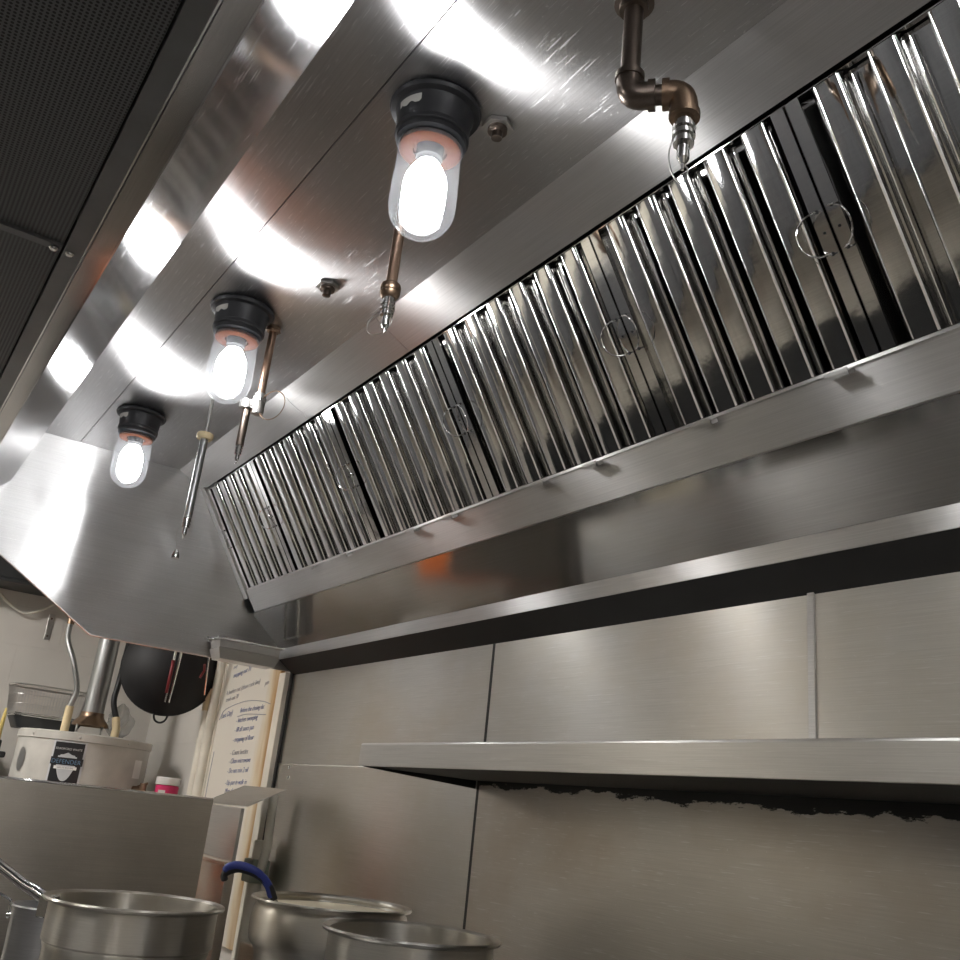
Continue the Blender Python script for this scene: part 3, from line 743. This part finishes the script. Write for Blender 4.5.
# ------------------------------------------------------------------ whiteboard corner
wb = thing('whiteboard', 'white board with blue handwritten closing list and rust-stained right edge', 'whiteboard', (-4.08,YW,1.0))
MB().box((-4.42,1.474,.90),(-3.748,1.494,2.02), .003).build('board', M_BOARD, wb)
MB().box((-4.44,1.470,.90),(-4.42,1.496,2.02), .002).build('edge_trim', M_PVC, wb)
wy = 1.4730
def wtext(s, x, z, size, mat=M_MARK, tilt=.06):
    o = text(s, size, mat, wb, 'handwriting', (x, wy, z), (PI/2, -tilt, 0), .25, .0003); o.scale = (1.1,1,1); return o
wtext('mop', -4.33, 1.985, .026, M_MARKG, .14)
wtext('mopping out 70', -4.31, 1.945, .030, M_MARK, .10)
wtext('A bucket out (clean cook line)', -4.365, 1.868, .030, M_MARKG, .085)
wtext('pan', -3.90, 1.890, .028, M_MARKG, .10)
wtext('trash out 70', -4.35, 1.838, .028, M_MARKG, .08)
wtext('Last Day)', -4.37, 1.765, .033, M_MARK, .10)
wtext('Before the closing do:', -4.14, 1.785, .0285, M_MARK, .03)
for s, z in (('- kitchen sweeping',1.742),('- fill all sauce pan',1.702),('- mopping of floor',1.660),('- Count bottles',1.605),('- Clean microwave',1.570),('- Do not mix 2 oil',1.530),('- Up pan in walk in',1.482),('  Mop the walk in',1.448)):
    wtext(s, -4.165, z, .030, M_MARKG if 'Count' in s else M_MARK, .04)
MB().tube(spline([(-4.39,wy,1.76),(-4.33,wy,1.805),(-4.10,wy,1.832),(-3.90,wy,1.825),(-3.80,wy,1.81)], 6), .0014, 6).build('ink_line', M_MARKG, wb)
MB().tube(spline([(-4.16,wy,1.768),(-4.05,wy,1.776),(-3.83,wy,1.768)], 6), .0012, 6).build('ink_line', M_MARKG, wb)
MB().tube([(-4.38,wy,1.62),(-4.385,wy,1.50),(-4.38,wy,1.36)], .0015, 6).build('ink_line', M_MARKG, wb)

for x, y, zt_, lab in ((-4.505,1.452,1.845,'cream painted wall pipe with threaded top fitting, left of the pipe pair'),(-4.458,1.462,2.45,'taller cream painted wall pipe next to the whiteboard edge')):
    t = thing('wall_pipe', lab, 'pipe', (x,y,0), 'cream pipes beside the whiteboard')
    MB().tube([(x,y,0),(x,y,zt_)], .026 if zt_ < 2 else .0265, 18).build('pipe', M_PVC, t)
    m = MB().tube([(x,y,1.655),(x,y,1.675)], .0295, 18); m.tube([(x,y,1.640),(x,y,1.648)], .029, 18)
    m.build('clamp', M_PVC, t)
    if zt_ < 2:
        MB().tube([(x,y,1.80),(x,y,1.845),(x,y,1.85),(x,y,1.90)], [.031,.031,.034,.034], 14).build('threaded_fitting', M_TAN, t)
        MB().tube([(x,y,1.90),(x,y,2.45)], .024, 14).build('black_upper_pipe', M_RUBBER, t)

# hanging rail, wok, tongs
rail = thing('hanging_rail', 'steel hanging rail behind the hood end panel for the wok', 'rail', (-4.5,1.3,2.30))
MB().tube([(-4.62,1.495,2.30),(-4.62,.95,2.30)], .010, 12).build('bar', M_PLAIN, rail)
MB().tube([(-4.33,1.495,2.30),(-4.33,.95,2.30)], .008, 12).build('bar', M_PLAIN, rail)
wk = thing('hanging_wok', 'large black wok with loop handle hanging on the wall behind the hood', 'wok', (-4.60,1.232,1.78))
nrm = V(.93,-.36,.10).normalized(); zz = V(0,0,1); uu = zz.cross(nrm).normalized(); vv = nrm.cross(uu)
AX = Matrix((uu, vv, nrm)).transposed()
R_, D_ = .222, .13; prof = []
rc = (R_*R_+D_*D_)/(2*D_); amax = math.asin(R_/rc)
for i in range(15):
    a = amax*i/14; prof.append((rc*math.sin(a), D_-(rc-rc*math.cos(a))))
prof += [(R_+.004,.0),(R_+.003,-.004),(R_-.004,0)]
for i in range(14,-1,-1):
    a = amax*i/14; prof.append(((rc-.003)*math.sin(a), D_-.003-((rc-.003)-(rc-.003)*math.cos(a))))
wc = V(-4.57,1.258,1.975)
MB().lathe(prof, tuple(wc), 56, ax=AX).build('bowl', M_WOK, wk)
for s in (1,-1):
    pts = [wc+uu*(.030*math.cos(a))+vv*s*(R_-.006+.040*abs(math.sin(a))**.8) for a in [PI*k/12 for k in range(13)]]
    MB().tube(pts, .0048, 8).build('loop_handle', M_WOK, wk)
MB().tube(spline([wc+vv*(R_+.034), wc+vv*(R_+.06)+uu*.01, V(-4.62,1.25,2.285)], 5), .003, 6).build('hook', M_CHROME, wk)
tg = thing('hanging_tongs', 'steel tongs with dark red grip hanging in front of the black wok', 'tongs', (-4.41,1.24,1.80))
a0, a1 = V(-4.345,1.225,2.292), V(-4.43,1.232,1.805)
sidev = V(.5,.83,0).normalized()
m = MB().tube([a0+sidev*.004, a0.lerp(a1,.5)+sidev*.012, a1+sidev*.010], [.006,.007,.004], 8); m.build('arm', M_CHROME, tg)
m = MB().tube([a0-sidev*.004, a0.lerp(a1,.5)-sidev*.014, a1-sidev*.008], [.006,.007,.004], 8); m.build('arm', M_CHROME, tg)
MB().tube([a0.lerp(a1,.62)-sidev*.014, a0.lerp(a1,.92)-sidev*.011], [.0085,.007], 8).build('red_grip', M_TONGRED, tg)
sp_ = thing('hanging_spatula', 'thin red and steel utensil hanging right of the tongs', 'utensil', (-4.33,1.36,1.88))
MB().tube([(-4.33,1.345,2.292),(-4.355,1.360,2.0),(-4.40,1.385,1.86)], .004, 8).build('handle', M_CHROME, sp_)
MB().tube([(-4.385,1.345,1.93),(-4.39,1.36,1.965),(-4.37,1.35,1.99)], .0055, 8).build('red_grip', M_TONGRED, sp_)

# jar on small shelf
js = thing('jar_shelf', 'small steel bracket shelf low on the back wall under the jar', 'shelf', (-4.65,1.4,1.38))
MB().box((-4.76,1.28,1.378),(-4.54,1.498,1.388), .002).build('board', M_PLAIN, js)
jr = thing('jar', 'white lidded plastic jar with deep pink contents below the wok', 'jar', (-4.63,1.37,1.3885))
MB().lathe([(0,0),(.050,0),(.052,.01),(.052,.062),(.046,.068),(0,.068)], (-4.63,1.37,1.3885), 28).build('jar_body', M_PINK, jr)
MB().lathe([(0,.069),(.053,.069),(.055,.073),(.055,.098),(.052,.102),(0,.102)], (-4.63,1.37,1.3885), 28).build('lid', M_WHITE, jr)
lb = MB(); vs = []
for k in range(7):
    a = -1.05+k*.11
    for z in (.012,.045): vs.append((-4.63+.0528*math.cos(a), 1.37+.0528*math.sin(a), 1.3885+z))
lb.add(vs, [(2*k,2*k+2,2*k+3,2*k+1) for k in range(6)], True); lb.build('paper_label', M_STICKER, jr)

# ------------------------------------------------------------------ water heater
hx, hy, hr, htop = -5.02, 1.055, .300, 1.640
wh = thing('water_heater', 'grey cylindrical gas water heater with black shield label and flue pipe', 'water heater', (hx,hy,0))
MB().lathe([(0,0.02),(hr,.02),(hr,htop-.03),(hr-.002,htop-.028)], (hx,hy,0), 64).build('tank', M_HEATER, wh)
tc = MB().lathe([(hr+.001,htop-.040),(hr+.006,htop-.038),(hr+.006,htop-.006),(hr-.004,htop),(0,htop+.004)], (hx,hy,0), 64).build('top_cap', M_HEATER, wh)
m = MB()
for a in (-1.05,-.30,.45): m.lathe([(.0,.004),(.004,.003),(.006,.0)], (hx+(hr+.006)*math.cos(a), hy+(hr+.006)*math.sin(a), htop-.022), 10, ax=(Matrix.Rotation(a,3,'Z')@Matrix.Rotation(PI/2,3,'Y')))
m.build('screw', M_PLAIN, tc)
view = math.atan2(-hy, -hx)         # towards the kitchen
def patch(a_c, wid, z0, z1, off, nm, mat, par, shape=None):
    m = MB(); n = 14; vs = []
    for k in range(n+1):
        u = k/n-.5; a = a_c+u*wid/hr
        if shape: lo, hi = shape(u*2)
        else: lo, hi = 0., 1.
        for f in (lo, hi):
            vs.append((hx+(hr+off)*math.cos(a), hy+(hr+off)*math.sin(a), z0+(z1-z0)*f))
    m.add(vs, [(2*k,2*k+2,2*k+3,2*k+1) for k in range(n)], True); return m.build(nm, mat, par)
ac = view-.21
lz0, lz1 = 1.385, 1.592
border = patch(ac, .146, lz0-.01, lz1+.008, .0012, 'label_border', M_LABELSILVER, wh)
lab = patch(ac, .128, lz0, lz1, .0022, 'label', M_LABELBK, wh)
def shield(u):
    a = abs(u); top = .92+.08*(1-a*2 if a < .5 else 0) - (.05 if a > .8 else 0)
    return (min(.9, .0+.55*a**2.2 if a < .9 else .5), top)
patch(ac, .082, 1.425, 1.548, .0030, 'shield_print', M_LABELSILVER, lab, shield)
patch(ac, .140, 1.494, 1.526, .0038, 'banner_print', M_LABELBK, lab)
patch(ac, .098, 1.476, 1.489, .0042, 'ribbon_print', M_WHITE, lab)
patch(ac, .036, 1.391, 1.403, .0030, 'red_print', M_RED, lab)
rotl = (PI/2, 0, ac+PI/2)
def ltext(s, size, z, off, mat, nm='label_text'):
    o = text(s, size, mat, lab, nm, (hx+(hr+off)*math.cos(ac), hy+(hr+off)*math.sin(ac), z), rotl, 0, .0002, 'CENTER'); return o
ltext('BRADFORD WHITE', .0135, 1.559, .0035, M_WHITE)
ltext('DEFENDER', .0265, 1.500, .0052, M_LABELBLUE)
ltext('SAFETY SYSTEM', .0100, 1.479, .0056, M_LABELBK)
patch(view+.98, .060, 1.47, 1.552, .002, 'paper_sticker', M_WHITE, wh)
patch(view-1.02, .055, 1.45, 1.555, .004, 'access_cover', M_GALV, wh, lambda u: (.5-.5*math.sqrt(max(0,1-u*u)), .5+.5*math.sqrt(max(0,1-u*u))))
# draft hood and flue
dh = MB().lathe([(.083,htop+.045),(.086,htop+.048),(.082,htop+.060),(.060,htop+.085),(.054,htop+.10),(.054,htop+.11)], (hx,hy,0), 32).build('draft_hood', M_BRASS, wh)
for k in range(4):
    a = view+PI/4+k*PI/2
    MB().tube([(hx+.080*math.cos(a),hy+.080*math.sin(a),htop+.001),(hx+.081*math.cos(a),hy+.081*math.sin(a),htop+.050)], .005, 8).build('stand_off', M_PLAIN, dh)
MB().tube([(hx,hy,htop+.10),(hx,hy,ZC-.005)], .050, 24).build('flue_pipe', M_GALV, wh)
# water lines
pa = [(hx+.10,hy-.13,htop),(hx+.10,hy-.13,htop+.06),(hx+.10,hy-.13,htop+.12),(hx+.11,hy-.12,htop+.20),(hx+.10,hy-.16,htop+.32),(hx+.06,hy-.205,htop+.43),(hx+.06,hy-.21,htop+.52)]
MB().tube(spline(pa[2:], 8), .013, 12).build('water_line', M_GALV, wh)
MB().tube(pa[:3], .019, 12).build('pipe_wrap', M_TAN, wh)
MB().tube([(hx+.06,hy-.21,htop+.50),(hx+.06,hy-.21,htop+.55),(hx+.06,hy-.21,2.79)], [.017,.015,.012], 12).build('copper_riser', M_BRASS, wh)
pb = [(hx+.06,hy+.11,htop),(hx+.06,hy+.11,htop+.05),(hx+.05,hy+.10,htop+.10),(hx+.04,hy+.075,htop+.18),(hx+.02,hy+.085,htop+.30),(hx,hy+.10,htop+.7)]
MB().tube(pb[:3], .019, 12).build('pipe_wrap', M_TAN, wh)
MB().tube(spline(pb[2:], 8), .014, 12).build('water_line', M_RUBBER, wh)
vc = V(hx+hr*math.cos(view+.98), hy+hr*math.sin(view+.98), 1.425)
nv = V(math.cos(view+.98), math.sin(view+.98), 0)
m = MB().tube([vc, vc+nv*.05], .014, 12); m.tube([vc+nv*.05+V(0,0,-.04), vc+nv*.05+V(0,0,.028)], .016, 12); m.tube([vc+nv*.02+V(0,0,.01), vc+nv*.07+V(0,0,.03)], .006, 8)
m.build('relief_valve', M_BRASS, wh)

# roasting pan and wire basket on the heater
def rrect(cx, cy, lx, ly, z, r, rot, n=5):
    pts = []
    for sx, sy_, a0 in ((1,1,0),(-1,1,PI/2),(-1,-1,PI),(1,-1,3*PI/2)):
        for i in range(n+1):
            a = a0+PI/2*i/n
            x = sx*(lx/2-r)+r*math.cos(a); y = sy_*(ly/2-r)+r*math.sin(a)
            pts.append(V(cx+x*math.cos(rot)-y*math.sin(rot), cy+x*math.sin(rot)+y*math.cos(rot), z))
    return pts
bx, by, brot = -5.24, .885, .06
tr = thing('roasting_pan', 'dark metal roasting pan under the wire basket on the water heater', 'pan', (bx,by,htop+.005))
m = MB(); rr0 = rrect(bx,by,.17,.27,htop+.0055,.03,brot); rr1 = rrect(bx,by,.20,.33,htop+.062,.04,brot); k = len(rr0)
m.add(rr0+rr1, [(i,(i+1)%k,(i+1)%k+k,i+k) for i in range(k)], True); m.add(rr0, [tuple(range(k))[::-1]]); m.build('pan_body', M_DARKCAB, tr)
MB().tube(rr1, .004, 6, closed=True).build('rim', M_CHROME, tr)
ws = thing('wire_basket', 'rectangular steel wire basket lying in the dark pan on the water heater', 'wire basket', (bx,by,htop+.068))
zb3, zt3 = htop+.072, htop+.205
low = rrect(bx,by,.20,.335,zb3,.04,brot,6); top = rrect(bx,by,.23,.375,zt3,.05,brot,6)
MB().tube(top, .0045, 6, closed=True).build('rim', M_PLAIN, ws)
MB().tube(low, .0035, 6, closed=True).build('rim', M_CHROME, ws)
m = MB()
def resample(pts, n):
    L = [0]; P_ = pts+[pts[0]]
    for i in range(len(pts)): L.append(L[-1]+(P_[i+1]-P_[i]).length)
    out = []
    for j in range(n):
        s = L[-1]*j/n; i = max(q for q in range(len(pts)) if L[q] <= s)
        out.append(P_[i].lerp(P_[i+1], (s-L[i])/max(1e-9, L[i+1]-L[i])))
    return out
n = 78
for a, b in zip(resample(low, n), resample(top, n)): m.tube([a, b], .0016, 4, cap=False)
for f in (.33,.66): m.tube([a.lerp(b, f) for a, b in zip(low, top)], .0013, 4, closed=True)
for i in range(1, 12):
    u = -.09+.18*i/12; 
    m.tube([V(bx+u*math.cos(brot)-v*math.sin(brot), by+u*math.sin(brot)+v*math.cos(brot), zb3) for v in (-.165,.165)], .0011, 4)
m.build('wires', M_PLAIN, ws)

# plastic bag by the flue
bg = MB(); bm = bmesh.new(); bmesh.ops.create_icosphere(bm, subdivisions=4, radius=1)
for v in bm.verts:
    c_ = v.co.copy(); q = 1+.16*math.sin(7*c_.x+3*c_.z)+.12*math.sin(9*c_.y-5*c_.z)+.06*math.sin(17*c_.x+11*c_.y)
    taper = 1-.45*max(0, c_.z)
    v.co = V(-5.085+c_.x*.062*q*taper, 1.205+c_.y*.058*q*taper, htop+.090+max(-.90, c_.z*1.05)*.085)
bg.bm(bm, True); ob = bg.build('plastic_bag', M_FILM); tag(ob, 'crumpled clear plastic bag standing on the water heater right of the flue', 'bag')

# left wall bits
cb = thing('wall_cabinet', 'dark box mounted high on the left wall, seen below the hood end panel', 'wall box', (-5.5,.62,2.36))
MB().box((-5.648,.20,2.375),(-5.40,1.02,2.68), .008).build('box', M_DARKCAB, cb)
MB().box((-5.648,.18,2.355),(-5.38,1.04,2.374), .004).build('base_flange', M_DARKCAB, cb)
ob = MB().tube(spline([(-5.635,.50,2.372),(-5.62,.555,2.34),(-5.61,.63,2.28),(-5.61,.715,2.243),(-5.61,.79,2.275),(-5.62,.86,2.33),(-5.63,.90,2.352)], 6), .0075, 8).build('hanging_cable', M_CABLE); tag(ob, 'pale cable drooping below the dark wall box', 'cable')
bt = thing('wall_bracket', 'grey slotted strap bracket fixed to the left wall above the basket', 'bracket', (-5.645,.86,2.13))
MB().box((-5.649,.845,2.13),(-5.643,.875,2.27), .002).build('strap', M_PLAIN, bt)
m = MB()
for z in (2.15,2.245): m.lathe([(0,.004),(.006,.002),(.006,0)], (-5.643,.86,z), 10, ax=Matrix.Rotation(PI/2,3,'Y'))
m.build('bolt', M_IRON, bt)
bb = thing('black_bin', 'black bin at the far left edge beside the water heater', 'bin', (-5.47,.62,0))
MB().box((-5.62,.46,0.0),(-5.33,.745,1.50), .02).build('bin_body', M_RUBBER, bb)
MB().box((-5.635,.445,1.501),(-5.315,.76,1.53), .008).build('lid', M_RUBBER, bb)
sb = thing('scrub_brush', 'yellow handled brush standing on the black bin at the left edge', 'brush', (-5.45,.735,1.531))
MB().box((-5.475,.70,1.531),(-5.425,.745,1.585), .006).build('bristles', M_RUBBER, sb)
MB().tube([(-5.45,.722,1.583),(-5.45,.725,1.64),(-5.45,.730,1.74)], [.016,.011,.008], 10).build('handle', M_YELLOW, sb)

# ------------------------------------------------------------------ the kitchen behind the camera; cupboards and dark baseboards added for filter reflections
struct(MB().box((XA,YF,0),(XB,YF+.02,.40)).build('baseboard_front', M_DARKCAB))
M_CUP = flat('slate_grey_added_cupboard', (.15,.155,.165), .35, .5)
cu = thing('added_cupboard', 'long unseen slate grey cupboard added opposite the hood for grey reflections in the filters', 'cupboard', (-1.9,-1.75,1.12))
MB().box((-3.12,-1.895,1.12),(1.2,-1.60,2.05), .006).build('body', M_CUP, cu)
for i in range(5):
    x = -3.09+i*.855
    d_ = MB().box((x,-1.599,1.14),(x+.84,-1.582,2.03), .003).build('door', M_CUP, cu)
    MB().tube([(x+.10,-1.582,1.22),(x+.10,-1.56,1.22),(x+.22,-1.56,1.22),(x+.22,-1.582,1.22)], .005, 8).build('handle', M_CHROME, d_)
pc_ = thing('added_cupboard', 'low unseen slate grey box added left of the long cupboard for filter reflections', 'cupboard', (-4.0,-1.75,1.04))
MB().box((-4.92,-1.895,1.04),(-3.14,-1.66,1.44), .006).build('body', M_CUP, pc_)
for x in (-4.91,-4.02):
    d_ = MB().box((x,-1.659,1.06),(x+.86,-1.645,1.42), .003).build('door', M_CUP, pc_)
fg = thing('added_cupboard', 'unseen slate grey cupboard added on the left wall to darken the filter reflections', 'cupboard', (-5.5,-1.1,1.08))
MB().box((-5.645,-1.88,1.08),(-5.30,-.35,2.0), .008).build('body', M_CUP, fg)
for k in range(2):
    d_ = MB().box((-5.299,-1.87+k*.765,1.10),(-5.280,-1.12+k*.765,1.98), .004).build('door', M_CUP, fg)
    MB().tube([(-5.28,-1.20+k*.14,1.2),(-5.255,-1.20+k*.14,1.2),(-5.255,-1.20+k*.14,1.36),(-5.28,-1.20+k*.14,1.36)], .006, 8).build('handle', M_CHROME, d_)
struct(MB().box((XA,YF+.021,0),(XA+.02,.1,.40)).build('baseboard_left', M_DARKCAB))
for i, (x, y, sx, sy_) in enumerate([(-4.35,-.75,.30,1.25),(-2.0,-.98,1.25,.30),(.4,-.98,1.25,.30)]):
    t = thing('ceiling_light', ['warm ceiling light panel near the left wall','warm ceiling light panel behind the middle of the hood','warm ceiling light panel at the near end of the room'][i], 'ceiling light', (x,y,ZC), 'ceiling light panels')
    MB().box((x-sx/2-.03,y-sy_/2-.03,ZC-.05),(x+sx/2+.03,y+sy_/2+.03,ZC-.001), .004).build('frame', M_WHITE, t)
    MB().box((x-sx/2,y-sy_/2,ZC-.058),(x+sx/2,y+sy_/2,ZC-.0505), .002).build('diffuser', M_TUBE, t)

# ------------------------------------------------------------------ camera, world, view
cam = bpy.data.cameras.new('camera'); co = bpy.data.objects.new('camera', cam); COL.objects.link(co)
r_, u_, f_ = V(.5551,.8257,.1022), V(.2264,-.2682,.9364), V(-.8006,.4967,.3348)
yaw, pit, rol, F = 1.01537346, .341398237, .108650908, 953.7
f_ = V(-math.sin(yaw)*math.cos(pit), math.cos(yaw)*math.cos(pit), math.sin(pit))
r0 = f_.cross(V(0,0,1)).normalized(); u0 = r0.cross(f_)
r_ = r0*math.cos(rol)+u0*math.sin(rol); u_ = u0*math.cos(rol)-r0*math.sin(rol)
mw = Matrix.Identity(4)
for i, v in enumerate((r_, u_, -f_)):
    for j in range(3): mw[j][i] = v[j]
mw.translation = V(0,0,Z0)
co.matrix_world = mw
cam.sensor_fit = 'HORIZONTAL'; cam.sensor_width = 36.; cam.lens = F/960*36; cam.clip_start = .02
sc.camera = co
w = bpy.data.worlds.new('world'); sc.world = w; w.use_nodes = True
w.node_tree.nodes['Background'].inputs[0].default_value = (.05,.05,.055,1); w.node_tree.nodes['Background'].inputs[1].default_value = .2
sc.view_settings.view_transform = 'Standard'; sc.view_settings.look = 'None'; sc.view_settings.gamma = 1.; sc.view_settings.use_curve_mapping = False
sc.view_settings.exposure = .35
sc.cycles.use_denoising = True
sc.cycles.max_bounces = 14; sc.cycles.glossy_bounces = 8; sc.cycles.transparent_max_bounces = 16; sc.cycles.diffuse_bounces = 4
sc.cycles.sample_clamp_indirect = 6.
